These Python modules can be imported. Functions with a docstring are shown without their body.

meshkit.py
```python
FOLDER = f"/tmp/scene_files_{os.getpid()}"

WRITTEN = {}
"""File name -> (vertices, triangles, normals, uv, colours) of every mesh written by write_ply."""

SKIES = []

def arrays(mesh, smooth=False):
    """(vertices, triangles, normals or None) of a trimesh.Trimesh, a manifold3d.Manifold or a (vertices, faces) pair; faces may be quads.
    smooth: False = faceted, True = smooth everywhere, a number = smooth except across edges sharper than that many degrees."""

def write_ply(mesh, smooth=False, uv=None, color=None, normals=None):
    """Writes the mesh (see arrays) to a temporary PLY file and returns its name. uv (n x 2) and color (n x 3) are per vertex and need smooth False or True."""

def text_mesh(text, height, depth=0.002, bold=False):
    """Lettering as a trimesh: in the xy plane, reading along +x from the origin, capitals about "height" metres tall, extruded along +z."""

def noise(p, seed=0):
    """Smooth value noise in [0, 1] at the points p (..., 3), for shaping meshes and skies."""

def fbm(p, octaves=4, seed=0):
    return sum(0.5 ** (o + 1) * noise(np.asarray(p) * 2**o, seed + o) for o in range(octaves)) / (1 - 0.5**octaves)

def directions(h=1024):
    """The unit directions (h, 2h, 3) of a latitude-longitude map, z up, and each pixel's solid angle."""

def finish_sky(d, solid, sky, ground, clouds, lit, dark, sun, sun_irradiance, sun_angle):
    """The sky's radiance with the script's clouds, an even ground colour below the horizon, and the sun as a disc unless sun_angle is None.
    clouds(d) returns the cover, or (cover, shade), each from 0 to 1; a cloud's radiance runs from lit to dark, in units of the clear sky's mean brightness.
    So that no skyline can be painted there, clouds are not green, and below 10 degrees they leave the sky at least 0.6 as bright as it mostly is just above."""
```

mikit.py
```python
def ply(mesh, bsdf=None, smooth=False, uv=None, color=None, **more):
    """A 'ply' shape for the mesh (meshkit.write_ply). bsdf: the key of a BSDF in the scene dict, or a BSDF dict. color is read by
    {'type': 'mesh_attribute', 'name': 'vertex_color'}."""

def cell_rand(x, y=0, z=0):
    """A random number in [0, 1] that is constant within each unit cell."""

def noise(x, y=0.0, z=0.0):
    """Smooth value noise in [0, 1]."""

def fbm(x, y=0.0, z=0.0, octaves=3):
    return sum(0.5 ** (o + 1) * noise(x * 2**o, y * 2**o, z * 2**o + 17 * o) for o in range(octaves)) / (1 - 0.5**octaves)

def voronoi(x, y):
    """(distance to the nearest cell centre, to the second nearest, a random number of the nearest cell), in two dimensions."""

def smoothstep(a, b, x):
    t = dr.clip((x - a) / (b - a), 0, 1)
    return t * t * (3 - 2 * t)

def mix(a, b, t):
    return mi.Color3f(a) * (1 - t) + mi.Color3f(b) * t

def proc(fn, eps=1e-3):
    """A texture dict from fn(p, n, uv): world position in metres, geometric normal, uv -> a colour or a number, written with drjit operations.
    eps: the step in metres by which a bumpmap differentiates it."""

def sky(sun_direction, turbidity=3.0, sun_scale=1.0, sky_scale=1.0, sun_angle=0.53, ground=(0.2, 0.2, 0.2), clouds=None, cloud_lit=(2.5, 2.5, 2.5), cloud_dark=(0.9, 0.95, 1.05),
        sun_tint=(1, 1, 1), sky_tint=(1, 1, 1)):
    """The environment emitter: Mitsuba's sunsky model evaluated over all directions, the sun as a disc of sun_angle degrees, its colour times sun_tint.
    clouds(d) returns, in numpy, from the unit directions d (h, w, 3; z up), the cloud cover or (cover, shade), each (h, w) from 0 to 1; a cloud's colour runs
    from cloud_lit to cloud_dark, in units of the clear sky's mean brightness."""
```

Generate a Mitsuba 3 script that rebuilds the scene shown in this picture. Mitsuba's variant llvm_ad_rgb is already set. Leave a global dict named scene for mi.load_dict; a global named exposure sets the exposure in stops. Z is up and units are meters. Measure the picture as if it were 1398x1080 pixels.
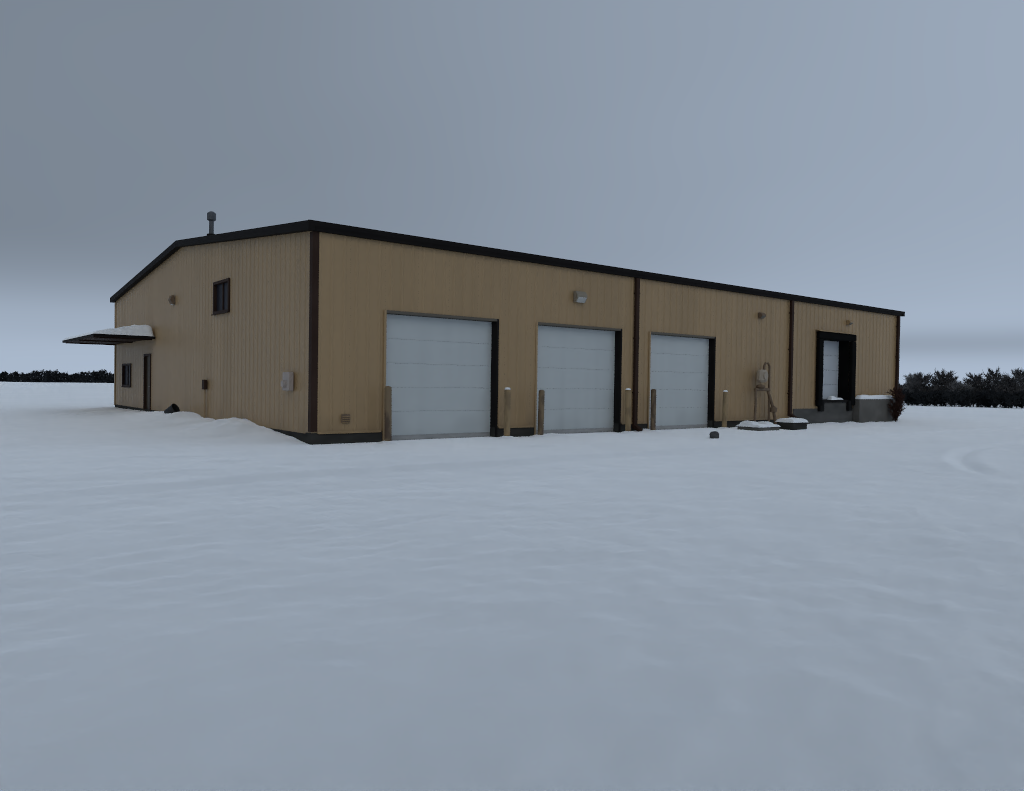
import math, random
import numpy as np
import trimesh
import drjit as dr
import mitsuba as mi
import mikit, meshkit
from mikit import proc, noise, fbm, smoothstep, mix
from shapely.geometry import Polygon

T = mi.ScalarTransform4f
rng = np.random.default_rng(7)
random.seed(7)
scene, labels = {}, {}

# ------------------------------------------------------------------ camera, sky, exposure
CAM = np.array([-6.9896, -16.0635, 1.4679])
YAW, PITCH, ROLL, FPX = 0.89981, -0.01697, 0.015236, 1024.13


def camera_axes():
    cy, sy, cp, sp = math.cos(YAW), math.sin(YAW), math.cos(PITCH), math.sin(PITCH)
    f = np.array([cy * cp, sy * cp, sp])
    r = np.array([sy, -cy, 0.0])
    u = np.cross(r, f)
    return f, math.cos(ROLL) * r + math.sin(ROLL) * u, -math.sin(ROLL) * r + math.cos(ROLL) * u


_f, _r, _u = camera_axes()
scene["camera"] = {
    "type": "perspective", "fov": 2 * math.degrees(math.atan(699.0 / FPX)), "fov_axis": "x",
    "near_clip": 0.1, "far_clip": 9000.0,
    "to_world": T().look_at(origin=CAM.tolist(), target=(CAM + _f).tolist(), up=_u.tolist()),
}


def clouds(d):
    """Closed overcast: a slowly varying deck, heavier to the left of the view, thin and bright towards the right and the horizon."""
    az = np.arctan2(d[..., 1], d[..., 0])
    el = np.degrees(np.arcsin(np.clip(d[..., 2], -1, 1)))
    side = 0.55 + 0.38 * np.tanh(1.7 * np.sin(az - math.radians(50)))
    q = d / np.maximum(d[..., 2:3] + 0.22, 0.05)
    n = meshkit.fbm(q * np.array([0.55, 0.55, 0.0]) + 3.1, 4, 5)
    high = np.clip((el - 25) / 50, 0, 1)
    lift = 1 / (1 + np.exp(-(el - 5.0) / 1.2))
    shade = 0.04 + lift * (side * (1 - high) + 0.55 * high - 0.04) + 0.38 * (n - 0.5) * (0.25 + 0.75 * lift)
    bank = 0.36 * np.exp(-((el - 3.0) / 1.0) ** 2) * np.clip(np.cos(az - math.radians(20)), 0, 1) ** 2
    return np.ones_like(el), np.clip(shade + bank, 0, 1)


scene["sky"] = mikit.sky((-0.48, -0.70, 0.50), turbidity=4, sun_scale=0.07, sun_angle=36, sun_tint=(0.86, 1.0, 1.2), sky_scale=1.0, ground=(0.6, 0.63, 0.68),
                         clouds=clouds, cloud_lit=(1.10, 1.33, 1.66), cloud_dark=(0.40, 0.48, 0.585))
exposure = 1.8


# ------------------------------------------------------------------ helpers
def put(key, mesh, bsdf, smooth=False, **more):
    if key in scene:
        k = 1
        while f"{key}_{k:03d}" in scene:
            k += 1
        key = f"{key}_{k:03d}"
    scene[key] = mikit.ply(mesh, bsdf, smooth=smooth, **more)
    return key


def tag(key, label=None, cat=None, group=None, kind=None):
    labels[key] = {k: v for k, v in dict(label=label, category=cat, group=group, kind=kind).items() if v}


cat_ = trimesh.util.concatenate


def box(x0, x1, y0, y1, z0, z1, bev=0.0):
    x0, x1 = min(x0, x1), max(x0, x1)
    y0, y1 = min(y0, y1), max(y0, y1)
    z0, z1 = min(z0, z1), max(z0, z1)
    if bev <= 0:
        m = trimesh.creation.box((x1 - x0, y1 - y0, z1 - z0))
        m.apply_translation(((x0 + x1) / 2, (y0 + y1) / 2, (z0 + z1) / 2))
        return m
    b = min(bev, (x1 - x0) * 0.45, (y1 - y0) * 0.45, (z1 - z0) * 0.45)
    pts = []
    for sx, ix in ((x0, 1), (x1, -1)):
        for sy, iy in ((y0, 1), (y1, -1)):
            for sz, iz in ((z0, 1), (z1, -1)):
                pts += [(sx, sy + iy * b, sz + iz * b), (sx + ix * b, sy, sz + iz * b), (sx + ix * b, sy + iy * b, sz)]
    return trimesh.Trimesh(np.array(pts)).convex_hull


def tube(points, radii, sides=8, cap=True):
    p = np.asarray(points, float)
    r = np.broadcast_to(np.asarray(radii, float), (len(p),))
    t = np.gradient(p, axis=0)
    t /= np.linalg.norm(t, axis=1, keepdims=True) + 1e-12
    ref = np.array([0, 0, 1.0]) if abs(t[0, 2]) < 0.9 else np.array([1.0, 0, 0])
    a = np.cross(t, ref)
    a /= np.linalg.norm(a, axis=1, keepdims=True) + 1e-12
    b = np.cross(t, a)
    ang = np.arange(sides) * 2 * math.pi / sides
    v = (p[:, None] + r[:, None, None] * (np.cos(ang)[None, :, None] * a[:, None] + np.sin(ang)[None, :, None] * b[:, None])).reshape(-1, 3)
    f = []
    for i in range(len(p) - 1):
        for j in range(sides):
            q = [i * sides + j, i * sides + (j + 1) % sides, (i + 1) * sides + (j + 1) % sides, (i + 1) * sides + j]
            f += [[q[0], q[2], q[1]], [q[0], q[3], q[2]]]
    if cap:
        for j in range(1, sides - 1):
            f.append([0, j, j + 1])
            o = (len(p) - 1) * sides
            f.append([o, o + j + 1, o + j])
    return trimesh.Trimesh(v, np.array(f), process=False)


def lathe(profile, sides=20):
    return trimesh.creation.revolve(np.array(profile, float), sections=sides)


def extrude_x(poly, x0, x1):
    """A polygon in (y, z) drawn out along x."""
    m = trimesh.creation.extrude_polygon(Polygon(poly), x1 - x0, engine="earcut")
    v = np.array(m.vertices)
    return trimesh.Trimesh(np.stack([v[:, 2] + x0, v[:, 0], v[:, 1]], 1), m.faces, process=False)


def extrude_y(poly, y0, y1):
    """A polygon in (x, z) drawn out along y."""
    m = trimesh.creation.extrude_polygon(Polygon(poly), y1 - y0, engine="earcut")
    v = np.array(m.vertices)
    return trimesh.Trimesh(np.stack([v[:, 0], v[:, 2] + y0, v[:, 1]], 1), m.faces[:, ::-1], process=False)


def snow_lump(x0, x1, y0, y1, z, h, seed, n=18, edge=0.35, over=0.03, slope=None):
    """A closed heap of snow on a rectangle: rounded edges, uneven top. slope(u, v) multiplies the height."""
    x0, x1, y0, y1 = x0 - over, x1 + over, y0 - over, y1 + over
    nx, ny = n, n
    u, v = np.meshgrid(np.linspace(0, 1, nx), np.linspace(0, 1, ny), indexing="ij")
    X, Y = x0 + u * (x1 - x0), y0 + v * (y1 - y0)
    d = np.minimum(np.minimum(X - x0, x1 - X), np.minimum(Y - y0, y1 - Y))
    e = np.clip(d / max(1e-6, edge * min(x1 - x0, y1 - y0)), 0, 1)
    prof = np.sqrt(np.clip(1 - (1 - e) ** 2, 0, 1))
    k = slope(u, v) if slope else 1.0
    nz = meshkit.fbm(np.stack([X * 2.2, Y * 2.2, X * 0 + seed], -1), 3, seed)
    Z = z + h * k * prof * (0.7 + 0.6 * nz) + 0.012
    top = np.stack([X, Y, Z], -1).reshape(-1, 3)
    bot = np.stack([X, Y, X * 0 + z - 0.004], -1).reshape(-1, 3)
    idx = np.arange(nx * ny).reshape(nx, ny)
    q = np.stack([idx[:-1, :-1], idx[1:, :-1], idx[1:, 1:], idx[:-1, 1:]], -1).reshape(-1, 4)
    f = [q[:, [0, 1, 2]], q[:, [0, 2, 3]], q[:, [0, 2, 1]] + nx * ny, q[:, [0, 3, 2]] + nx * ny]
    ring = np.concatenate([idx[:-1, 0], idx[-1, :-1], idx[:0:-1, -1], idx[0, :0:-1]])
    nxt = np.roll(ring, -1)
    o = nx * ny
    f += [np.stack([ring, ring + o, nxt + o], 1), np.stack([ring, nxt + o, nxt], 1)]
    return trimesh.Trimesh(np.vstack([top, bot]), np.vstack(f), process=False)


# ------------------------------------------------------------------ materials
def principled(color, rough=0.5, spec=0.4, metallic=0.0, bump=None, eps=1e-3, **more):
    if callable(color):
        color = proc(color)
    elif not isinstance(color, dict):
        color = {"type": "rgb", "value": list(color)}
    b = {"type": "principled", "base_color": color, "roughness": rough, "specular": spec, "metallic": metallic, **more}
    if bump:
        b = {"type": "bumpmap", "arbitrary": proc(bump, eps), "scale": 1.0, "bsdf": b}
    return {"type": "twosided", "bsdf": b}


def grimy(base, dark, streak=0.24, low=0.42):
    """Painted metal: faint patchy fading, vertical water streaks and a splash zone of dirt along the foot of the wall."""
    def fn(p, n, uv):
        patch = fbm(p.x * 0.8 + p.y * 0.8, p.z * 0.5, 3.0, 3)
        run = noise((p.x + p.y) * 5.0, p.z * 0.35, 9.0) * noise((p.x + p.y) * 1.3, p.z * 0.2, 4.0)
        foot = smoothstep(0.9, 0.2, p.z + 0.5 * noise((p.x + p.y) * 2.0, p.z * 2, 1.0))
        t = dr.clip(streak * (run * 1.1 + 0.7 * (patch - 0.4)) + low * foot, 0, 1)
        return mix(base, dark, t)
    return fn


TAN, TAN_D = (0.332, 0.223, 0.115), (0.20, 0.135, 0.070)
scene["tan_metal"] = principled(grimy(TAN, TAN_D), 0.42, 0.35)
scene["tan_metal_b"] = principled(grimy([c * 0.965 for c in TAN], TAN_D), 0.45, 0.35)
scene["tan_metal_c"] = principled(grimy([c * 1.03 for c in TAN], TAN_D), 0.42, 0.35)
scene["brown_metal"] = principled(lambda p, n, uv: mix((0.026, 0.013, 0.009), (0.045, 0.026, 0.019), fbm(p.x * 2 + p.y * 2, p.z * 1.5, 0.0, 3)), 0.6, 0.08)
scene["black_metal"] = principled(lambda p, n, uv: mix((0.007, 0.006, 0.006), (0.015, 0.013, 0.012), fbm(p.x * 1.5, p.y * 1.5, p.z * 1.5, 3)), 0.65, 0.06)
scene["door_paint"] = principled(grimy((0.475, 0.507, 0.508), (0.31, 0.33, 0.33), 0.2, 0.3), 0.4, 0.35)
scene["dock_door_paint"] = principled(grimy((0.46, 0.49, 0.52), (0.30, 0.31, 0.32), 0.2, 0.2), 0.45, 0.3)
scene["header_metal"] = principled((0.10, 0.085, 0.065), 0.5, 0.3)
scene["seal_rubber"] = principled((0.01, 0.01, 0.01), 0.8, 0.05)
scene["pad_vinyl"] = principled(lambda p, n, uv: mix((0.003, 0.003, 0.003), (0.007, 0.007, 0.007), fbm(p.x * 3, p.y * 3, p.z * 3, 2)), 0.8, 0.03)
scene["concrete"] = principled(lambda p, n, uv: mix((0.075, 0.072, 0.066), (0.15, 0.142, 0.13), fbm(p.x * 2.5, p.y * 2.5, p.z * 2.5, 4)), 0.9, 0.2,
                               bump=lambda p, n, uv: 0.004 * fbm(p.x * 30, p.y * 30, p.z * 30, 2))
scene["wet_concrete"] = principled(lambda p, n, uv: mix((0.018, 0.018, 0.017), (0.055, 0.053, 0.048), fbm(p.x * 1.7, p.y * 2.5, p.z * 5, 4)), 0.8, 0.06)
scene["dock_concrete"] = principled(lambda p, n, uv: mix((0.045, 0.046, 0.044), (0.12, 0.115, 0.108), fbm(p.x * 1.7, p.y * 2.5, p.z * 4, 4)), 0.85, 0.15)
scene["bollard_tan"] = principled(lambda p, n, uv: mix((0.29, 0.205, 0.11), (0.15, 0.105, 0.062), smoothstep(0.4, 0.75, fbm(p.x * 9, p.y * 9, p.z * 3, 3)) * 0.7), 0.6, 0.25)
scene["bollard_paint"] = principled(lambda p, n, uv: mix((0.20, 0.145, 0.085), (0.075, 0.05, 0.035), smoothstep(0.35, 0.7, fbm(p.x * 9, p.y * 9, p.z * 3, 3)) * 0.8 + 0.1), 0.6, 0.3)
scene["stack_metal"] = principled(lambda p, n, uv: mix((0.035, 0.04, 0.045), (0.085, 0.09, 0.10), noise(p.x * 4, p.y * 4, p.z * 3)), 0.5, 0.4)
scene["galvanised"] = principled(lambda p, n, uv: mix((0.30, 0.31, 0.32), (0.42, 0.43, 0.44), noise(p.x * 14, p.y * 14, p.z * 14)), 0.5, 0.5, 0.3)
scene["meter_grey"] = principled((0.36, 0.31, 0.28), 0.5, 0.35)
scene["grey_paint"] = principled(lambda p, n, uv: mix((0.33, 0.33, 0.33), (0.22, 0.22, 0.21), fbm(p.x * 5, p.y * 5, p.z * 5, 3)), 0.5, 0.4)
scene["utility_grey"] = principled((0.33, 0.28, 0.22), 0.55, 0.3)
scene["pipe_brown"] = principled(lambda p, n, uv: mix((0.11, 0.075, 0.048), (0.18, 0.125, 0.08), fbm(p.x * 8, p.y * 8, p.z * 8, 3)), 0.65, 0.3)
scene["lens_glass"] = principled((0.42, 0.42, 0.40), 0.25, 0.4)
scene["lens_dull"] = principled((0.12, 0.11, 0.09), 0.3, 0.4)
scene["lamp_tan"] = principled((0.22, 0.19, 0.145), 0.5, 0.35)
scene["pane_glass"] = principled((0.020, 0.020, 0.027), 0.35, 0.04)
scene["far_door_paint"] = principled(grimy((0.055, 0.042, 0.026), (0.03, 0.024, 0.018), 0.4, 0.3), 0.5, 0.3)
scene["black_plastic"] = principled((0.012, 0.012, 0.013), 0.4, 0.4)
scene["rock_stone"] = principled(lambda p, n, uv: mix((0.04, 0.04, 0.045), (0.10, 0.10, 0.10), fbm(p.x * 20, p.y * 20, p.z * 20, 3)), 0.85, 0.2)
scene["bark"] = principled(lambda p, n, uv: mix((0.055, 0.054, 0.056), (0.12, 0.115, 0.115), noise(p.x * 3, p.y * 3, p.z * 2)), 0.9, 0.1)
scene["pale_bark"] = principled(lambda p, n, uv: mix((0.13, 0.13, 0.135), (0.22, 0.215, 0.21), noise(p.x * 3, p.y * 3, p.z * 2)), 0.9, 0.1)
scene["evergreen"] = principled(lambda p, n, uv: mix((0.016, 0.018, 0.021), (0.034, 0.037, 0.039), noise(p.x * 0.7, p.y * 0.7, p.z * 0.7)), 0.9, 0.1)
scene["red_twig"] = principled(lambda p, n, uv: mix((0.028, 0.012, 0.009), (0.056, 0.026, 0.019), noise(p.x * 9, p.y * 9, p.z * 5)), 0.8, 0.15)


def snow_color(p, n, uv):
    a = fbm(p.x * 0.35, p.y * 0.35, 2.0, 4)
    b = fbm(p.x * 2.6, p.y * 2.6, 7.0, 3)
    return mix((0.86, 0.882, 0.90), (0.765, 0.788, 0.808), dr.clip(0.65 * a + 0.35 * b, 0, 1))


scene["snow"] = principled(snow_color, 0.85, 0.15, bump=lambda p, n, uv: 0.014 * fbm(p.x * 2.1, p.y * 5.2, p.z * 3.0, 5) + 0.0035 * fbm(p.x * 30, p.y * 30, p.z * 30, 2), eps=6e-3)

# ------------------------------------------------------------------ the snow field
L, W, EAVE, RIDGE = 28.45, 21.43, 5.0, 6.04


def graded(lo, hi, step, far):
    mid = np.arange(lo, hi + step / 2, step)
    out, s, x = [], step, 0.0
    while x < far:
        s *= 1.16
        x += s
        out.append(x)
    out = np.array(out)
    return np.concatenate([lo - out[::-1], mid, mid[-1] + out])


def axis(segments, far):
    xs = []
    for lo, hi, st in segments:
        xs.append(np.arange(lo, hi, st))
    m = np.concatenate(xs)
    out, s, x = [], segments[-1][2], 0.0
    while x < far:
        s *= 1.17
        x += s
        out.append(x)
    left, s, x = [], segments[0][2], 0.0
    while x < far:
        s *= 1.17
        x += s
        left.append(x)
    return np.concatenate([m[0] - np.array(left)[::-1], m, m[-1] + np.array(out)])


DRIFT = np.array([(-0.6, 0.0), (0.0, 0.0), (0.45, 0.03), (1.3, 0.13), (2.1, 0.16), (3.0, 0.27), (3.8, 0.31), (4.6, 0.35), (5.4, 0.30), (6.0, 0.19), (6.6, 0.17), (7.2, 0.24), (8.2, 0.26), (9.4, 0.36),
                  (10.4, 0.33), (11.3, 0.29), (12.6, 0.24), (14.0, 0.17), (15.5, 0.14), (18.0, 0.12), (21.6, 0.10), (23.0, 0.0)])


def ground_z(x, y):
    x, y = np.asarray(x, float), np.asarray(y, float)
    r = np.hypot(x - CAM[0], y - CAM[1])
    z = -0.0075 * np.clip(r - 40, 0, 70) - 0.0029 * np.clip(r - 110, 0, None)
    p = np.stack([x, y, np.zeros_like(x)], -1)
    near = 1 / (1 + (r / 60) ** 2)
    out = np.maximum(np.maximum(-x, x - L), np.maximum(-y, y - W))          # metres away from the building
    calm = np.clip(out / 1.2, 0.0, 1)
    z = z + (0.055 * (meshkit.fbm(p * np.array([0.22, 0.3, 0]), 4, 3) - 0.5) * calm + 0.04 * (meshkit.fbm(p * np.array([1.1, 1.9, 0]), 4, 9) - 0.5) * calm) * near
    z = z + calm * np.clip(1.4 - r / 16, 0, 1) * (0.045 * (meshkit.fbm(p * np.array([2.6, 4.2, 0]), 3, 15) - 0.5) + 0.012 * (meshkit.noise(p * np.array([7.5, 10.0, 0]), 16) - 0.5))
    z = z + 0.5 * (meshkit.fbm(p * np.array([0.02, 0.02, 0]), 3, 12) - 0.5) * np.clip((r - 50) / 60, 0, 1)
    # the drift along the gable wall
    h = np.interp(y, DRIFT[:, 0], DRIFT[:, 1]) * (0.74 + 0.52 * meshkit.fbm(p * np.array([2.2, 2.2, 0]), 3, 4))
    z = z + h * np.where(x < 0.05, 1 / (1 + (np.maximum(-x - 0.25, 0) / 0.95) ** 2.4), np.clip(1 - x / 0.4, 0, 1)) * (x > -12)
    # the low edge left by a vehicle running along the front, and the shallow lane beside it
    k = y + 5.22 + 0.12 * np.sin(x * 0.31) + 0.05 * np.sin(x * 1.1)
    ends = 1 / (1 + np.exp(-(x + 4.5) / 1.0)) / (1 + np.exp((x - 60) / 6.0))
    z = z + ends * (0.085 * np.exp(-(k / 0.25) ** 2) - 0.022 * np.exp(-((k - 0.95) / 0.45) ** 2) - 0.016 * np.exp(-((k + 1.6) / 0.5) ** 2) + 0.018 * np.exp(-((k - 2.6) / 0.3) ** 2))
    # a tyre track that swings round at the right
    for rad in (13.6, 12.05):
        q = np.hypot(x - 15.55, y + 22.1) - rad
        ang = np.degrees(np.arctan2(y + 22.1, x - 15.55)) % 360
        w = np.clip((ang - 52) / 6, 0, 1) * np.clip((127 - ang) / 5, 0, 1)
        z = z + w * (-0.05 * np.exp(-(q / 0.16) ** 2) + 0.018 * np.exp(-((q - 0.34) / 0.13) ** 2) + 0.014 * np.exp(-((q + 0.34) / 0.13) ** 2))
    # trodden snow in front of the first two doors and a hollow under the drip edge
    z = z + (0.30 * np.clip(meshkit.fbm(p * np.array([1.3, 0.6, 0]), 3, 31) - 0.52, 0, 1) - 0.02) * np.exp(-((y + 0.15) / 0.35) ** 2) * (x > 5.4) * (x < L)
    return z


gx = axis([(-16, -11, 0.3), (-11, -1, 0.05), (-1, 3, 0.1), (3, 16, 0.14), (16, 42, 0.34)], 5200)
gy = axis([(-24, -16.5, 0.3), (-16.5, -9, 0.05), (-9, 1, 0.1), (1, 24, 0.2)], 5200)
GX, GY = np.meshgrid(gx, gy, indexing="ij")
GZ = ground_z(GX, GY)
idx = np.arange(GX.size).reshape(GX.shape)
quads = np.stack([idx[:-1, :-1], idx[1:, :-1], idx[1:, 1:], idx[:-1, 1:]], -1).reshape(-1, 4)
put("snow_ground", (np.stack([GX, GY, GZ], -1).reshape(-1, 3), quads), "snow", smooth=True)
tag("snow_ground", "snow covered yard and field around the building", kind="structure")

# ------------------------------------------------------------------ the warehouse
B = "warehouse"
tag(B, "long tan metal warehouse with black roof edge, brown downspouts and white overhead doors", "warehouse")
DOORS = [(1.84, 5.20, 3.12), (6.61, 9.98, 3.13), (11.34, 14.67, 3.12)]
DOCK = (21.64, 23.91, 0.95, 3.46)
PITCH_R = (RIDGE - EAVE) / (W / 2)


def roof_z(y):
    return RIDGE - abs(y - W / 2) * PITCH_R


def rib_profile(u0, u1, holes=(), rib=0.022):
    us = {u0, u1}
    c = math.floor(u0 / 0.3048) * 0.3048
    while c < u1 + 0.3:
        for d in (-0.05, -0.02, 0.02, 0.05):
            if u0 < c + 0.1524 + d < u1:
                us.add(c + 0.1524 + d)
        c += 0.3048
    for h in holes:
        for e in h[:2]:
            if u0 < e < u1:
                us.add(e)

    def depth(u):
        k = abs((u / 0.3048) % 1 - 0.5) * 0.3048
        return rib * float(np.clip((0.05 - k) / 0.03, 0, 1))
    us = sorted(us)
    return us, [depth(u) for u in us]


def panel_mesh(u0, u1, zlo, zhi, holes, where, rib=0.022):
    """One sheet of ribbed cladding from u0 to u1, with rectangular holes (u0, u1, z0, z1) left out; where(u, d, z) -> point."""
    us, ds = rib_profile(u0, u1, holes, rib)
    v, f = [], []
    for a, b, da, db in zip(us[:-1], us[1:], ds[:-1], ds[1:]):
        m = (a + b) / 2
        spans, lo = [], zlo(m)
        for h in sorted((h for h in holes if h[0] < m < h[1]), key=lambda h: h[2]):
            if h[2] > lo:
                spans.append((lo, lo, h[2], h[2]))
            lo = max(lo, h[3])
        spans.append((lo, lo, zhi(a), zhi(b)))
        for za, zb, zc, zd in spans:
            k = len(v)
            v += [where(a, da, za), where(b, db, zb), where(b, db, zd), where(a, da, zc)]
            f += [[k, k + 1, k + 2], [k, k + 2, k + 3]]
    return trimesh.Trimesh(np.array(v), np.array(f), process=False) if f else None


def clad(part, length, zlo, zhi, holes, where):
    n = math.ceil(length / 0.9144)
    for i in range(n):
        u0, u1 = i * 0.9144, min((i + 1) * 0.9144, length)
        if i:
            u0 += 0.0012
        tone = ("tan_metal", "tan_metal_b", "tan_metal", "tan_metal_c")[int(rng.integers(4))]
        cut = [h for h in holes if h[0] <= u0 and h[1] >= u1 and h[2] > zlo((u0 + u1) / 2)]
        spans = [(lambda u: zlo(u), lambda u, h=cut[0]: h[2]), (lambda u, h=cut[0]: h[3], zhi)] if cut else [(zlo, zhi)]
        for lo, hi in spans:
            m = panel_mesh(u0, u1, lo, hi, [] if cut else holes, where, 0.019 if part == "front_wall" else 0.011)
            if m is not None:
                put(f"{B}__{part}__panel", m, tone)


fw = lambda u, d, z: (u, -d, z)                      # noqa: E731
gw = lambda u, d, z: (-d, u, z)                      # noqa: E731
front_holes = [(a, b, -1, h) for a, b, h in DOORS] + [(DOCK[0], DOCK[1], DOCK[2], DOCK[3])]
BASE = 0.25
front_lo = lambda u: BASE if u < 19.75 else (0.62 if u < 24.6 else 1.02)     # noqa: E731
GDOOR, GWIN, GWIN2 = (14.85, 15.85, 0.13, 2.33), (5.75, 7.12, 3.40, 4.30), (18.2, 19.75, 1.08, 2.0)
# structure behind the sheets
inner = []
segs = sorted([(a, b, 0, h) for a, b, h in DOORS] + [DOCK])
x = 0.03
for a, b, z0, z1 in segs:
    inner.append(box(x, a, 0.03, 0.25, 0.0, 4.9))
    inner.append(box(a, b, 0.03, 0.25, z1, 4.9))
    if z0 > 0:
        inner.append(box(a, b, 0.03, 0.25, 0.0, z0))
    x = b
inner.append(box(x, L - 0.03, 0.03, 0.25, 0.0, 4.9))
put(f"{B}__front_wall", cat_(inner), "brown_metal")
clad("front_wall", L, front_lo, lambda u: 4.86, front_holes, fw)
gp = Polygon([(0.26, 0.0), (W - 0.26, 0.0), (W - 0.26, roof_z(W - 0.26) - 0.15), (W / 2, RIDGE - 0.15), (0.26, roof_z(0.26) - 0.15)])
for h in (GDOOR, GWIN, GWIN2):
    gp = gp.difference(Polygon([(h[0], h[2]), (h[1], h[2]), (h[1], h[3]), (h[0], h[3])]))
m = trimesh.creation.extrude_polygon(gp, 0.2, engine="earcut")
v = np.array(m.vertices)
put(f"{B}__gable_wall", trimesh.Trimesh(np.stack([v[:, 2] + 0.03, v[:, 0], v[:, 1]], 1), m.faces, process=False), "brown_metal")
clad("gable_wall", W, lambda u: 0.22, lambda u: roof_z(u) - 0.12, [GDOOR, GWIN, GWIN2], gw)
put(f"{B}__rear_wall", panel_mesh(0, L, lambda u: 0.2, lambda u: 4.86, [], lambda u, d, z: (u, W + d, z)), "tan_metal")
put(f"{B}__far_gable_wall", panel_mesh(0, W, lambda u: 0.2, lambda u: roof_z(u) - 0.12, [], lambda u, d, z: (L + d, u, z)), "tan_metal")

# concrete foundation, wet and bare along the drip line; the bay with the dock has a raised one
found = []
x = -0.02
for a, b, h in DOORS:
    found.append(box(x, a + 0.02, -0.012, 0.3, -0.4, BASE + 0.01))
    x = b - 0.02
found.append(box(x, 19.75, -0.012, 0.3, -0.4, BASE + 0.01))
found.append(box(-0.012, 0.25, 0.3005, W, -0.4, 0.23))
for m in found:
    put(f"{B}__foundation", m, "wet_concrete")
dockf = [box(19.75, 24.6, -0.02, 0.28, -0.4, 0.62), box(24.6, L, -0.02, 0.28, -0.4, 1.03), box(DOCK[0] - 0.1, DOCK[1] + 0.1, -0.03, 0.6, 0.5, DOCK[2])]
for m in dockf:
    put(f"{B}__dock_foundation", m, "dock_concrete")
ledge = put(f"{B}__dock_ledge", box(24.35, 27.5, -0.32, -0.021, -0.3, 1.0, 0.02), "concrete")

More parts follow.
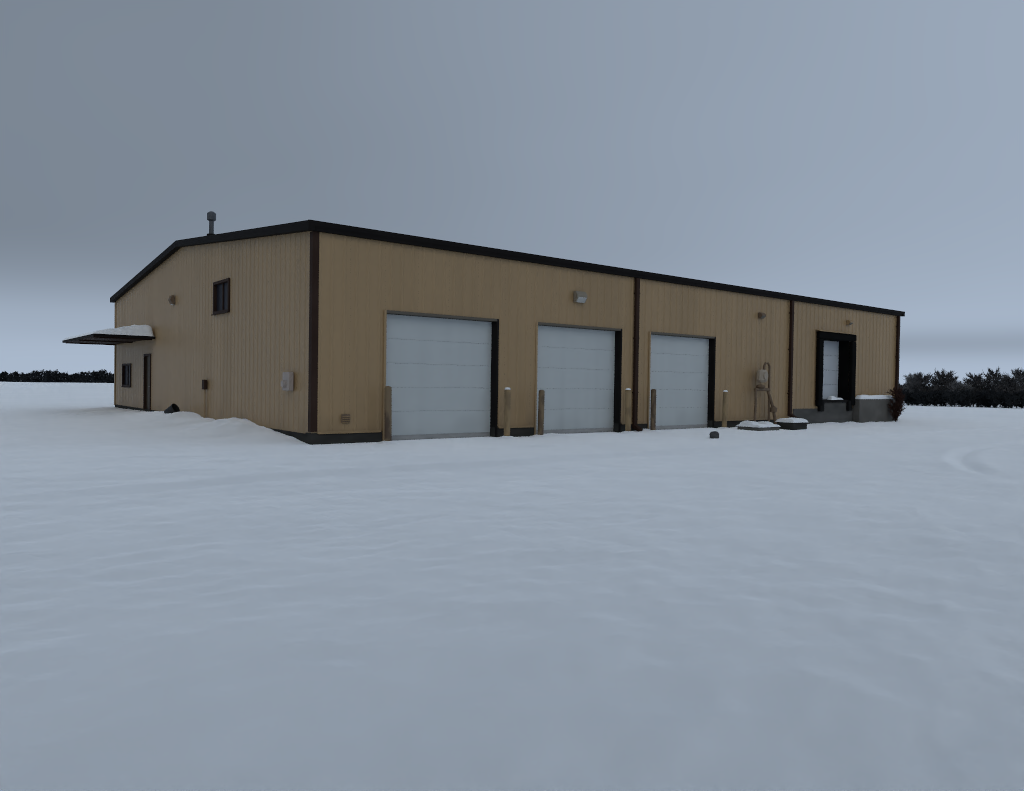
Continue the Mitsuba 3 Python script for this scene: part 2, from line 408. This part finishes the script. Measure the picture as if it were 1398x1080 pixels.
# roof: two slopes with standing seams, boxed rakes, ridge cap, gutter
OH = 0.20
roof = []
for s in (-1, 1):
    e = -0.02 if s < 0 else W + 0.02
    for part_w in (0,):
        ys = [e, W / 2]
        zs = [roof_z(e), RIDGE]
        q = np.array([(-OH + 0.02, ys[0], zs[0]), (L + OH - 0.02, ys[0], zs[0]), (L + OH - 0.02, ys[1], zs[1]), (-OH + 0.02, ys[1], zs[1])])
        v = np.vstack([q, q - [0, 0, 0.08]])
        roof.append(trimesh.Trimesh(v, [[0, 1, 2], [0, 2, 3], [4, 6, 5], [4, 7, 6], [0, 4, 5], [0, 5, 1], [1, 5, 6], [1, 6, 2], [2, 6, 7], [2, 7, 3], [3, 7, 4], [3, 4, 0]]))
put(f"{B}__roof", cat_(roof), "brown_metal")


def rake(xa, xb):
    pts = []
    for y in (-0.17, W / 2, W + 0.17):
        pts.append((y, roof_z(y) + 0.02))
    low = [(y, z - 0.21) for y, z in pts[::-1]]
    return extrude_x(pts + low, xa, xb)


put(f"{B}__rake_trim", rake(-OH, -0.04), "black_metal")
put(f"{B}__rake_trim", rake(L + 0.04, L + OH), "black_metal")
GUT = [(-0.035, 4.80), (-0.12, 4.80), (-0.13, 4.85), (-0.165, 4.91), (-0.175, 5.0), (-0.175, 5.015), (-0.16, 5.015), (-0.15, 4.92), (-0.115, 4.86), (-0.105, 4.82), (-0.05, 4.82), (-0.05, 5.0), (-0.035, 5.0)]
put(f"{B}__gutter", extrude_x(GUT, -OH, L + OH), "black_metal")
put(f"{B}__gutter", extrude_x([(W - y, z) for y, z in GUT], -OH, L + OH), "black_metal")
straps = [box(x, x + 0.03, -0.165, -0.04, 5.005, 5.013) for x in np.arange(0.4, L, 0.9)]
put(f"{B}__gutter__strap", cat_(straps), "black_metal")
labels[f"{B}__gutter__strap"] = {"kind": "stuff"}

# corner trims: an L of folded metal
for cx, sx in ((0.0, -1), (L, 1)):
    e = 0.038
    m = cat_([box(cx - sx * 0.115, cx + sx * e, -e, -0.002, BASE + 0.04, 4.80), box(cx + sx * 0.002, cx + sx * e, -0.002, 0.12, BASE + 0.04, 4.80)])
    put(f"{B}__corner_trim", m, "brown_metal")
put(f"{B}__corner_trim", cat_([box(-0.04, -0.002, W - 0.13, W + 0.04, 0.2, 4.8)]), "tan_metal")


def downspout(xc, low):
    w, d = 0.075, 0.10
    key = put(f"{B}__downspout", cat_([box(xc - w, xc + w, -0.04 - d, -0.04, low + 0.12, 4.79, 0.012),
                                       trimesh.Trimesh(np.array([(xc + sx * w, y, z) for sx in (-1, 1) for y, z in ((-0.04, low + 0.14), (-0.14, low + 0.14), (-0.36, low + 0.02), (-0.32, low - 0.06), (-0.04, low + 0.06))])).convex_hull]), "brown_metal")
    for z in (1.2, 2.9, 4.3):
        if z > low + 0.3:
            put(f"{key}__bracket", box(xc - w - 0.012, xc + w + 0.012, -0.146, -0.002, z, z + 0.04, 0.004), "brown_metal")


downspout(10.62, 0.06)
downspout(19.38, 0.30)
downspout(28.22, 1.05)

# base flashing along the front, from opening to opening
edges = [(0.13, DOORS[0][0] - 0.1), (DOORS[0][1] + 0.1, DOORS[1][0] - 0.1), (DOORS[1][1] + 0.1, DOORS[2][0] - 0.1), (DOORS[2][1] + 0.1, 19.7)]
for a, b in edges:
    put(f"{B}__base_flashing", extrude_x([(-0.036, BASE + 0.05), (-0.040, BASE + 0.05), (-0.040, BASE + 0.008), (-0.060, BASE - 0.012), (-0.056, BASE - 0.015), (-0.036, BASE + 0.004)], a, b), "tan_metal_b")

# overhead doors
REC = 0.20
for i, (a, b, h) in enumerate(DOORS):
    d = f"{B}__overhead_door" + (f"_{i:03d}" if i else "")
    bot = 0.025
    n = 5
    hs = (h - 0.02 - (bot + 0.1)) / n
    put(d, cat_([box(a + 0.01, b - 0.01, REC + 0.03, REC + 0.05, bot, h - 0.02)]), "seal_rubber")
    for k in range(n):
        z0 = bot + 0.1 + k * hs
        prof = [(REC + 0.028, z0 + 0.0015), (REC + 0.003, z0 + 0.0015), (REC, z0 + 0.006)]
        prof += [(REC, z0 + hs - 0.006), (REC + 0.003, z0 + hs - 0.0015), (REC + 0.028, z0 + hs - 0.0015)]
        put(f"{d}__section", extrude_x(prof, a + 0.02, b - 0.02), "door_paint")
    put(f"{d}__bottom_seal", box(a + 0.02, b - 0.02, REC - 0.005, REC + 0.029, bot - 0.02, bot + 0.1, 0.008), "grey_paint")
    # folded brown trim lining the opening, 5 mm proud of the wall ribs
    for k, (x0, x1) in enumerate(((a - 0.05, a + 0.012), (b - 0.012, b + 0.05))):
        put(f"{B}__door_jamb", box(x0, x1, -0.040, REC + 0.028, 0.0, h + (0.05 if k else 0.05)), "tan_metal_b" if k == 0 else "black_metal")
    put(f"{B}__door_header", box(a + 0.0125, b - 0.0125, -0.039, REC + 0.027, h - 0.012, h + 0.05), "header_metal")

# loading dock door with its black cushion, bumpers and leveler
a, b, z0, z1 = DOCK
dk = f"{B}__dock_door"
put(dk, box(a + 0.01, b - 0.01, 0.44, 0.48, z0, z1), "seal_rubber")
hs = (z1 - z0 - 0.04) / 4
for k in range(4):
    zz = z0 + 0.02 + k * hs
    put(f"{dk}__section", box(a + 0.025, b - 0.025, 0.41, 0.439, zz + 0.004, zz + hs - 0.004, 0.008), "dock_door_paint")
for x0, x1 in ((a - 0.03, a + 0.014), (b - 0.014, b + 0.03)):
    put(f"{B}__dock_jamb", box(x0, x1, -0.03, 0.43, z0, z1 + 0.03), "pad_vinyl")
put(f"{B}__dock_header", box(a + 0.0145, b - 0.0145, -0.031, 0.43, z1 - 0.014, z1 + 0.03), "pad_vinyl")
for x0, x1 in ((a - 0.36, a - 0.005), (b + 0.005, b + 0.36)):
    put(f"{B}__dock_seal_pad", box(x0, x1, -0.175, -0.036, 0.72, z1 - 0.03, 0.03), "pad_vinyl")
put(f"{B}__dock_seal_pad", box(a - 0.36, b + 0.36, -0.175, -0.036, z1 - 0.02, z1 + 0.26, 0.03), "pad_vinyl")
for x0 in (a - 0.15, b - 0.15):
    put(f"{B}__dock_bumper", box(x0, x0 + 0.30, -0.16, -0.035, 0.50, 0.93, 0.02), "seal_rubber")
lv = put(f"{B}__dock_leveler", box(a + 0.05, b - 0.05, -0.10, 0.40, z0 - 0.09, z0 + 0.012, 0.01), "black_metal")
put(f"{B}__dock_head_flashing", extrude_x([(-0.034, 3.80), (-0.22, 3.745), (-0.22, 3.725), (-0.034, 3.775)], a - 0.42, b + 0.42), "tan_metal_c")

# gable wall: man door, small window under the canopy, high window
gd = f"{B}__man_door"
put(gd, box(0.05, 0.09, GDOOR[0] + 0.05, GDOOR[1] - 0.05, GDOOR[2], GDOOR[3] - 0.05, 0.004), "far_door_paint")
put(f"{gd}__frame", cat_([box(-0.045, 0.1, GDOOR[0] - 0.04, GDOOR[0] + 0.05, 0.1, GDOOR[3] + 0.04), box(-0.045, 0.1, GDOOR[1] - 0.05, GDOOR[1] + 0.04, 0.1, GDOOR[3] + 0.04),
                          box(-0.044, 0.099, GDOOR[0] + 0.05, GDOOR[1] - 0.05, GDOOR[3] - 0.05, GDOOR[3] + 0.04)]), "brown_metal")
put(f"{gd}__handle", cat_([tube([(0.05, 14.99, 1.12), (-0.01, 14.99, 1.12), (-0.015, 15.1, 1.12)], 0.012)]), "galvanised")


def window(part, h, frame_mat, bars):
    k = put(f"{B}__{part}", box(0.04, 0.06, h[0] + 0.05, h[1] - 0.05, h[2] + 0.05, h[3] - 0.05), "pane_glass")
    y0, y1, z0, z1 = h
    fr = [box(-0.05, 0.1, y0 - 0.03, y0 + 0.05, z0 - 0.03, z1 + 0.03), box(-0.05, 0.1, y1 - 0.05, y1 + 0.03, z0 - 0.03, z1 + 0.03),
          box(-0.049, 0.099, y0 + 0.05, y1 - 0.05, z1 - 0.05, z1 + 0.03), box(-0.049, 0.099, y0 + 0.05, y1 - 0.05, z0 - 0.03, z0 + 0.05)]
    put(f"{k}__frame", cat_(fr), frame_mat)
    for j in range(1, bars + 1):
        y = y0 + (y1 - y0) * j / (bars + 1)
        put(f"{k}__mullion", box(0.01, 0.039, y - 0.02, y + 0.02, z0 + 0.05, z1 - 0.05), frame_mat)
    put(f"{k}__sill", box(-0.085, -0.0505, y0 - 0.06, y1 + 0.06, z0 - 0.055, z0 - 0.025), frame_mat)
    return k


window("high_window", GWIN, "brown_metal", 1)
window("small_window", GWIN2, "brown_metal", 1)

# flat entrance canopy on the far end of the gable wall
CY0, CY1, CD = 14.1, 21.35, 2.05
cn = put(f"{B}__canopy", box(-CD, -0.045, CY0, CY1, 2.905, 2.985, 0.01), "brown_metal")
put(f"{cn}__fascia", cat_([box(-CD - 0.02, -CD - 0.001, CY0 - 0.02, CY1 + 0.02, 2.895, 2.99), box(-CD, -0.045, CY0 - 0.02, CY0 - 0.001, 2.895, 2.99), box(-CD, -0.045, CY1 + 0.001, CY1 + 0.02, 2.895, 2.99)]), "black_metal")
for y in (CY0 + 0.4, (CY0 + CY1) / 2, CY1 - 0.4):
    put(f"{cn}__soffit_rib", box(-CD + 0.05, -0.06, y - 0.04, y + 0.04, 2.86, 2.9045), "brown_metal")
put("canopy_snow", snow_lump(-CD, -0.06, CY0, CY1, 2.993, 0.42, 3, 34, 0.10, 0.015, lambda u, v: 0.12 + 0.88 * u ** 0.75), "snow", smooth=50)
tag("canopy_snow", "thick wedge of snow lying on the entrance canopy", kind="stuff")

# vent pipe on the roof behind the rake
vx, vy = 0.65, 9.7
vz = roof_z(vy)
vp = put(f"{B}__vent_pipe", lathe([(0, -0.1), (0.11, -0.1), (0.10, 0.30), (0.075, 0.33), (0.075, 0.72), (0, 0.72)]).apply_translation((vx, vy, vz)), "stack_metal", smooth=40)
put(f"{vp}__cap", lathe([(0, 0.725), (0.08, 0.725), (0.14, 0.76), (0.14, 0.98), (0.06, 1.04), (0, 1.05)]).apply_translation((vx, vy, vz)), "stack_metal", smooth=40)
put(f"{vp}__collar", lathe([(0.102, -0.05), (0.24, -0.05), (0.16, 0.12), (0.14, 0.29), (0.102, 0.29)]).apply_translation((vx, vy, vz)), "black_metal", smooth=40)

# louvre low on the front wall near the corner
wv = put(f"{B}__wall_vent", box(0.70, 0.92, -0.055, -0.034, 0.47, 0.68, 0.004), "pipe_brown")
for k in range(4):
    put(f"{wv}__slat", extrude_x([(-0.057, 0.50 + k * 0.043), (-0.075, 0.49 + k * 0.043), (-0.075, 0.486 + k * 0.043), (-0.057, 0.496 + k * 0.043)], 0.715, 0.905), "tan_metal_b")

# snow on the roof, kept back from the edges by the wind
rs = []
for s in (0, 1):
    m = snow_lump(0.9, L - 0.9, 0.7 if s == 0 else W / 2 - 0.05, W / 2 + 0.05 if s == 0 else W - 0.7, 0.0, 0.07, 5 + s, 40, 0.06, 0.0)
    v = np.array(m.vertices)
    v[:, 2] += RIDGE - np.abs(v[:, 1] - W / 2) * PITCH_R + 0.006
    rs.append(trimesh.Trimesh(v, m.faces, process=False))
put("roof_snow", cat_(rs), "snow", smooth=50)
tag("roof_snow", "thin sheet of snow on the low pitched warehouse roof", kind="stuff")

# ------------------------------------------------------------------ things at the building
# bollards: a concrete filled pipe, with a cap of snow
bp = [(0, -0.3), (0.084, -0.3), (0.084, 1.22)] + [(0.084 * math.cos(t), 1.22 + 0.05 * math.sin(t)) for t in np.linspace(0.2, 1.5, 6)] + [(0, 1.271)]
pipe = mikit.ply(lathe(bp, 24), "bollard_paint", smooth=40)
pipe_tan = {**pipe, "bsdf": {"type": "ref", "id": "bollard_tan"}}
cap = mikit.ply(lathe([(0, 1.25), (0.072, 1.238), (0.083, 1.244), (0.078, 1.262), (0.05, 1.292), (0, 1.302)], 18), "snow", smooth=60)
skirt = mikit.ply(lathe([(0, -0.1), (0.40, -0.06), (0.28, 0.0), (0.19, 0.035), (0.12, 0.06), (0.0855, 0.065), (0.0855, -0.1)], 20), "snow", smooth=60)
BL = [(1.73, "bare topped brown bollard left of the big door nearest the corner"), (5.31, "snow capped tan bollard right of the big door nearest the corner"),
      (6.44, "bare topped brown bollard left of the middle overhead door"), (9.99, "snow capped tan bollard between the middle overhead door and the downspout"),
      (11.12, "bare topped brown bollard left of the third overhead door"), (14.76, "snow capped tan bollard right of the third overhead door")]
for i, (x, lab) in enumerate(BL):
    k = "bollard" + (f"_{i:03d}" if i else "")
    to = T().translate([x, -0.40 + 0.03 * math.sin(i * 2.3), 0.05 + 0.03 * math.cos(i * 1.7)]).rotate([1, 0.4, 0], (i % 3 - 1) * 0.8)
    scene[k + "__post"] = {**(pipe_tan if i % 2 else pipe), "to_world": to}
    if i % 2:
        scene[k + "__snow_cap"] = {**cap, "to_world": to}
    scene[k + "__snow_skirt"] = {**skirt, "to_world": T().translate([x, -0.40, -0.01]).rotate([0, 0, 1], 40 * i)}
    tag(k, lab, "bollard", "bollards beside the overhead doors")


def wall_light(key, x, z, lab, s=1.0, body="lamp_tan", lens="lens_glass"):
    put(f"{key}__housing", trimesh.Trimesh(np.array([(x + sx * 0.17 * s, y, z + dz) for sx in (-1, 1) for y, dz in ((-0.034, 0.14 * s), (-0.034, -0.14 * s), (-0.11, -0.14 * s), (-0.2, -0.02 * s), (-0.2, 0.05 * s), (-0.12, 0.14 * s))])).convex_hull, body)
    put(f"{key}__lens", trimesh.Trimesh(np.array([(x + sx * 0.14 * s, y, z + dz) for sx in (-1, 1) for y, dz in ((-0.10, -0.142 * s), (-0.125, -0.142 * s), (-0.215, -0.03 * s), (-0.20, -0.015 * s))])).convex_hull, lens)
    tag(key, lab, "wall light")


wall_light("wall_light", 8.16, 4.0, "pale grey wall light above the middle overhead door", 1.15)
wall_light("wall_light_001", 17.35, 4.08, "small brown wall light between the third overhead door and the second downspout", 0.75, "pipe_brown", "lens_dull")
wall_light("wall_light_002", 23.75, 4.22, "small tan wall light above the loading dock door", 0.7, "tan_metal_b", "lens_dull")
# light on the gable
gy_, gz_ = 11.6, 4.15
put("gable_light__housing", trimesh.Trimesh(np.array([(-a_, gy_ + sy * 0.14, gz_ + dz) for sy in (-1, 1) for a_, dz in ((0.034, 0.15), (0.034, -0.15), (0.10, -0.15), (0.18, 0.0), (0.12, 0.15))])).convex_hull, "pipe_brown")
put("gable_light__lens", box(-0.10, -0.04, gy_ - 0.11, gy_ + 0.11, gz_ - 0.17, gz_ - 0.151), "lens_glass")
tag("gable_light", "small brown wall light high on the gable wall above the canopy side", "wall light")

# electric meter box on the gable near the corner
put("meter_box__cabinet", box(-0.16, -0.034, 0.97, 1.36, 1.20, 1.64, 0.015), "meter_grey")
put("meter_box__meter", trimesh.creation.cylinder(0.085, 0.08, sections=20).apply_transform(trimesh.transformations.rotation_matrix(math.pi / 2, [0, 1, 0])).apply_translation((-0.20, 1.165, 1.36)), "meter_grey", smooth=40)
tag("meter_box", "pale grey electric meter box on the gable wall near the corner", "meter box")
# outlet box and pipe lower down
put("outlet_box__box", box(-0.13, -0.034, 7.68, 7.90, 1.12, 1.42, 0.012), "brown_metal")
put("outlet_box__conduit", tube([(-0.075, 7.79, 1.12), (-0.075, 7.79, 0.05)], 0.026, 8), "tan_metal_b", smooth=40)
tag("outlet_box", "small brown outlet box low on the gable wall below the high window", "outlet box")

# utility meter on a pipe frame by the second downspout
mx = 17.1
put("utility_meter__meter", cat_([box(mx - 0.24, mx + 0.24, -0.46, -0.2, 1.62, 2.08, 0.08), trimesh.creation.cylinder(0.13, 0.05, sections=20).apply_transform(trimesh.transformations.rotation_matrix(math.pi / 2, [1, 0, 0])).apply_translation((mx, -0.48, 1.86))]), "utility_grey")
put("utility_meter__loop", tube([(mx + 0.12, -0.33, 2.08), (mx + 0.12, -0.33, 2.22), (mx + 0.22, -0.33, 2.33), (mx + 0.36, -0.33, 2.33), (mx + 0.46, -0.33, 2.22), (mx + 0.47, -0.33, 1.2), (mx + 0.50, -0.33, 0.05)], 0.04, 10), "pipe_brown", smooth=40)
put("utility_meter__crossbar", tube([(mx - 0.42, -0.33, 1.36), (mx + 0.47, -0.33, 1.36)], 0.06, 10), "pipe_brown", smooth=40)
put("utility_meter__regulator", lathe([(0, -0.10), (0.13, -0.06), (0.17, 0), (0.13, 0.06), (0, 0.10)], 20).apply_translation((mx - 0.1, -0.34, 1.46)), "pipe_brown", smooth=40)
put("utility_meter__leg", tube([(mx - 0.38, -0.33, 1.40), (mx - 0.47, -0.4, 0.9), (mx - 0.74, -0.55, 0.0)], 0.045, 10), "pipe_brown", smooth=40)
put("utility_meter__leg", tube([(mx + 0.40, -0.33, 1.30), (mx + 0.58, -0.42, 0.75), (mx + 0.72, -0.5, 0.0)], 0.055, 10), "pipe_brown", smooth=40)
put("utility_meter__valve", lathe([(0, -0.12), (0.12, -0.08), (0.14, 0.05), (0.06, 0.14), (0, 0.14)], 16).apply_translation((mx + 0.6, -0.44, 0.62)), "pipe_brown", smooth=40)
tag("utility_meter", "grey utility meter on brown pipe legs beside the second downspout", "utility meter")

# snow covered concrete pad and block in front of it
put("concrete_pad__slab", box(14.75, 15.95, -1.8, -0.95, -0.2, 0.12, 0.02), "concrete")
put("concrete_pad__snow_cap", cat_([snow_lump(14.75, 15.95, -1.8, -0.95, 0.122, 0.07, 21, 24, 0.3), snow_lump(14.82, 15.2, -1.5, -1.0, 0.15, 0.13, 22, 14, 0.5), snow_lump(15.5, 15.9, -1.6, -1.05, 0.15, 0.11, 23, 14, 0.5)]), "snow", smooth=60)
tag("concrete_pad", "low concrete pad under lumpy snow in front of the pipe legs", "concrete pad")
put("concrete_block__block", box(16.45, 17.35, -2.0, -1.35, -0.2, 0.25, 0.03), "wet_concrete")
put("concrete_block__snow_cap", snow_lump(16.45, 17.35, -2.0, -1.35, 0.252, 0.13, 31, 22, 0.4, 0.03), "snow", smooth=60)
tag("concrete_block", "dark concrete block with a rounded snow cap left of the loading dock", "concrete block")
put("dock_ledge_snow", snow_lump(24.35, 27.5, -0.32, -0.05, 1.002, 0.15, 41, 24, 0.4, 0.0), "snow", smooth=60)
tag("dock_ledge_snow", "strip of snow on the concrete ledge right of the loading dock", kind="stuff")
put("dock_snow", cat_([snow_lump(22.35, 22.75, -0.15, 0.05, 0.965, 0.16, 42, 12, 0.5, 0.0), snow_lump(22.9, 23.6, 0.0, 0.22, 0.965, 0.07, 43, 12, 0.5, 0.0)]), "snow", smooth=60)
tag("dock_snow", "small lumps of snow on the dock leveler under the dock door", kind="stuff")

# tipped black bucket in the drift at the gable
bk = lathe([(0, 0), (0.13, 0), (0.165, 0.34), (0.175, 0.34), (0.175, 0.36), (0.155, 0.36), (0.122, 0.02), (0, 0.02)], 20)
M = trimesh.transformations
tilt = M.translation_matrix((-0.62, 9.95, 0.30)) @ M.rotation_matrix(math.radians(60), [0.75, 0.65, 0])
put("bucket__pail", bk.apply_transform(tilt), "black_plastic", smooth=40)
put("bucket__handle", tube([(0.17 * math.cos(t), 0.20 * math.sin(t), 0.34 - 0.03 * math.sin(t)) for t in np.linspace(0, math.pi, 12)], 0.006, 6).apply_transform(tilt), "galvanised")
tag("bucket", "black bucket lying tilted in the snow drift against the gable wall", "bucket")

# dark stone in the yard
m = trimesh.creation.icosphere(3, 0.135)
v = np.array(m.vertices)
v *= (0.78 + 0.5 * meshkit.fbm(v * 8 + 4, 4, 2))[:, None] * np.array([1, 1, 0.95])
put("rock", trimesh.Trimesh(v + np.array([10.62, -3.08, 0.065]), m.faces, process=False), "rock_stone", smooth=True)
tag("rock", "small dark round rock lying on the snow in front of the third overhead door", "rock")

# ------------------------------------------------------------------ vegetation
def branches(base, height, spread, n_limb, n_twig, seed, trunk_r=0.09, twig_r=0.018, multi=1, low=0.16):
    """(trunk, crown): bare winter growth. Limbs leave the trunk all the way up and fork into fans of twigs."""
    g = np.random.default_rng(seed)
    trunk, crown = [], []
    for s in range(multi):
        lean = np.array([*(g.normal(size=2) * 0.16 * spread / multi ** 0.2), 0])
        if multi > 1:
            t = 2 * math.pi * s / multi
            lean = np.array([math.cos(t), math.sin(t), 0]) * spread * g.uniform(0.15, 0.6)
        hh = height * g.uniform(0.8, 1.0)
        k = np.linspace(0, 1, 6)[:, None]
        tp = np.array([0, 0, 1.0]) * k * hh + lean * k ** 1.3 + g.normal(size=(6, 3)) * 0.03 * hh * k * [1, 1, 0.2] * 0.6
        trunk.append(tube(tp + [0, 0, -0.1], np.linspace(trunk_r, trunk_r * 0.2, 6), 6, False))
        for _ in range(n_limb // multi):
            u = g.uniform(low, 0.98)
            i = u * 5
            p0 = tp[int(i)] + (tp[min(5, int(i) + 1)] - tp[int(i)]) * (i - int(i))
            a = g.uniform(0, 2 * math.pi)
            ln = spread * (0.55 + 0.65 * math.sin(math.pi * min(1, u * 0.9 + 0.12))) * g.uniform(0.5, 1.0)
            d = np.array([math.cos(a), math.sin(a), g.uniform(0.15, 1.0)])
            d /= np.linalg.norm(d)
            q = np.linspace(0, 1, 4)[:, None]
            lp = p0 + d * ln * q + np.array([0, 0, 0.22 * ln]) * q ** 2 + g.normal(size=(4, 3)) * 0.05 * ln * q
            crown.append(tube(lp, np.linspace(trunk_r * 0.36, twig_r, 4), 4, False))
            for _ in range(n_twig):
                w = g.uniform(0.25, 1.0) * 3
                b0 = lp[int(min(w, 2.99))] + (lp[min(3, int(w) + 1)] - lp[int(min(w, 2.99))]) * (w - int(w))
                e = d * 0.5 + g.normal(size=3) * 0.6 + [0, 0, 0.35]
                e /= np.linalg.norm(e)
                tl = ln * g.uniform(0.18, 0.5)
                mid = b0 + e * tl * 0.5 + g.normal(size=3) * 0.06 * tl
                crown.append(tube(np.array([b0, mid, b0 + e * tl + [0, 0, 0.1 * tl]]), [twig_r, twig_r * 0.8, twig_r * 0.4], 3, False))
    tr = cat_(trunk).apply_translation(base)
    cr = cat_(crown).apply_translation(base)
    return tr, cr


def at_dir(az, dist):
    a = math.radians(az)
    x, y = CAM[0] + dist * math.cos(a), CAM[1] + dist * math.sin(a)
    return np.array([x, y, float(ground_z(x, y))])


TREES = [(24.6, 112, 3.3, 1.3, "bark", "low dark bare tree half hidden by the warehouse's far corner"),
         (23.5, 116, 4.0, 1.4, "pale_bark", "pale grey bare tree just right of the warehouse's far corner"),
         (22.75, 109, 3.7, 1.5, "bark", "dark bare tree with low rounded crown left of the tallest tree"),
         (21.85, 110, 4.75, 1.6, "bark", "tallest dark bare tree in the clump right of the warehouse"),
         (21.25, 113, 4.1, 1.3, "bark", "dark bare tree against the right side of the tallest tree"),
         (20.75, 108, 3.3, 1.2, "pale_bark", "short greyish bare tree in the dip right of the tallest tree"),
         (19.95, 111, 4.5, 1.5, "bark", "broad dark bare tree right of the dip in the clump"),
         (19.1, 112, 4.7, 1.6, "bark", "dark bare tree third from the right edge of the clump"),
         (18.2, 109, 4.1, 1.5, "bark", "dark bare tree second from the right edge of the clump"),
         (17.3, 112, 4.6, 1.6, "bark", "dark bare tree at the right edge of the picture")]
for i, (az, dist, h, s, mat, lab) in enumerate(TREES):
    k = "bare_tree" + (f"_{i:03d}" if i else "")
    tr, cr = branches(at_dir(az, dist), h, s, 70, 26, 100 + i, 0.10, 0.034)
    put(f"{k}__trunk", tr, mat)
    put(f"{k}__crown", cr, mat)
    tag(k, lab, "tree", "bare trees right of the warehouse")
# scrub under those trees
sc = []
for j in range(46):
    az = 26.5 - 0.24 * j
    tr, cr = branches(at_dir(az + rng.normal() * 0.08, 104 + rng.uniform(-1.5, 3)), rng.uniform(1.2, 1.9), rng.uniform(0.7, 1.1), 40, 18, 300 + j, 0.05, 0.034, 3, 0.0)
    sc += [tr, cr]
put("scrub", cat_(sc), "evergreen")
tag("scrub", "low dark scrub along the field edge under the bare trees", kind="stuff")

# far wood across the field: evergreen and bare crowns that read as one dark band
fv, ff, n0 = [], [], 0
g = np.random.default_rng(55)
az = 112.0
while az > 12.0:
    dist = 405 + 22 * math.sin(az * 0.21) + g.uniform(-8, 14)
    b = at_dir(az, dist)
    h = (4.3 + 0.8 * math.sin(az * 1.9) + 0.5 * math.sin(az * 5.1 + 1)) * g.uniform(0.8, 1.12)
    rad = g.uniform(1.5, 2.6)
    for _ in range(170):
        u = g.uniform(0, 1) ** 1.3
        rr = rad * math.sqrt(g.uniform(0, 1)) * (1.08 - 0.75 * u)
        t = g.uniform(0, 2 * math.pi)
        c = b + np.array([rr * math.cos(t), rr * math.sin(t), u * h])
        tri = g.normal(size=(3, 3))
        fv.append(c + tri * 0.45)
        ff.append((n0, n0 + 1, n0 + 2))
        n0 += 3
    az -= g.uniform(0.12, 0.22)
put("far_wood", trimesh.Trimesh(np.vstack(fv), np.array(ff), process=False), "evergreen")
tag("far_wood", "thin dark band of woods across the snowy field", kind="stuff")

# red brown shrub at the far corner of the front
tr, cr = branches(np.array([27.0, -0.62, 0.0]), 1.6, 0.34, 96, 22, 77, 0.022, 0.010, 6, 0.02)
put("shrub__stem", tr, "red_twig")
put("shrub__crown", cr, "red_twig")
tag("shrub", "narrow dark reddish brown bare shrub at the far right end of the warehouse front", "shrub")
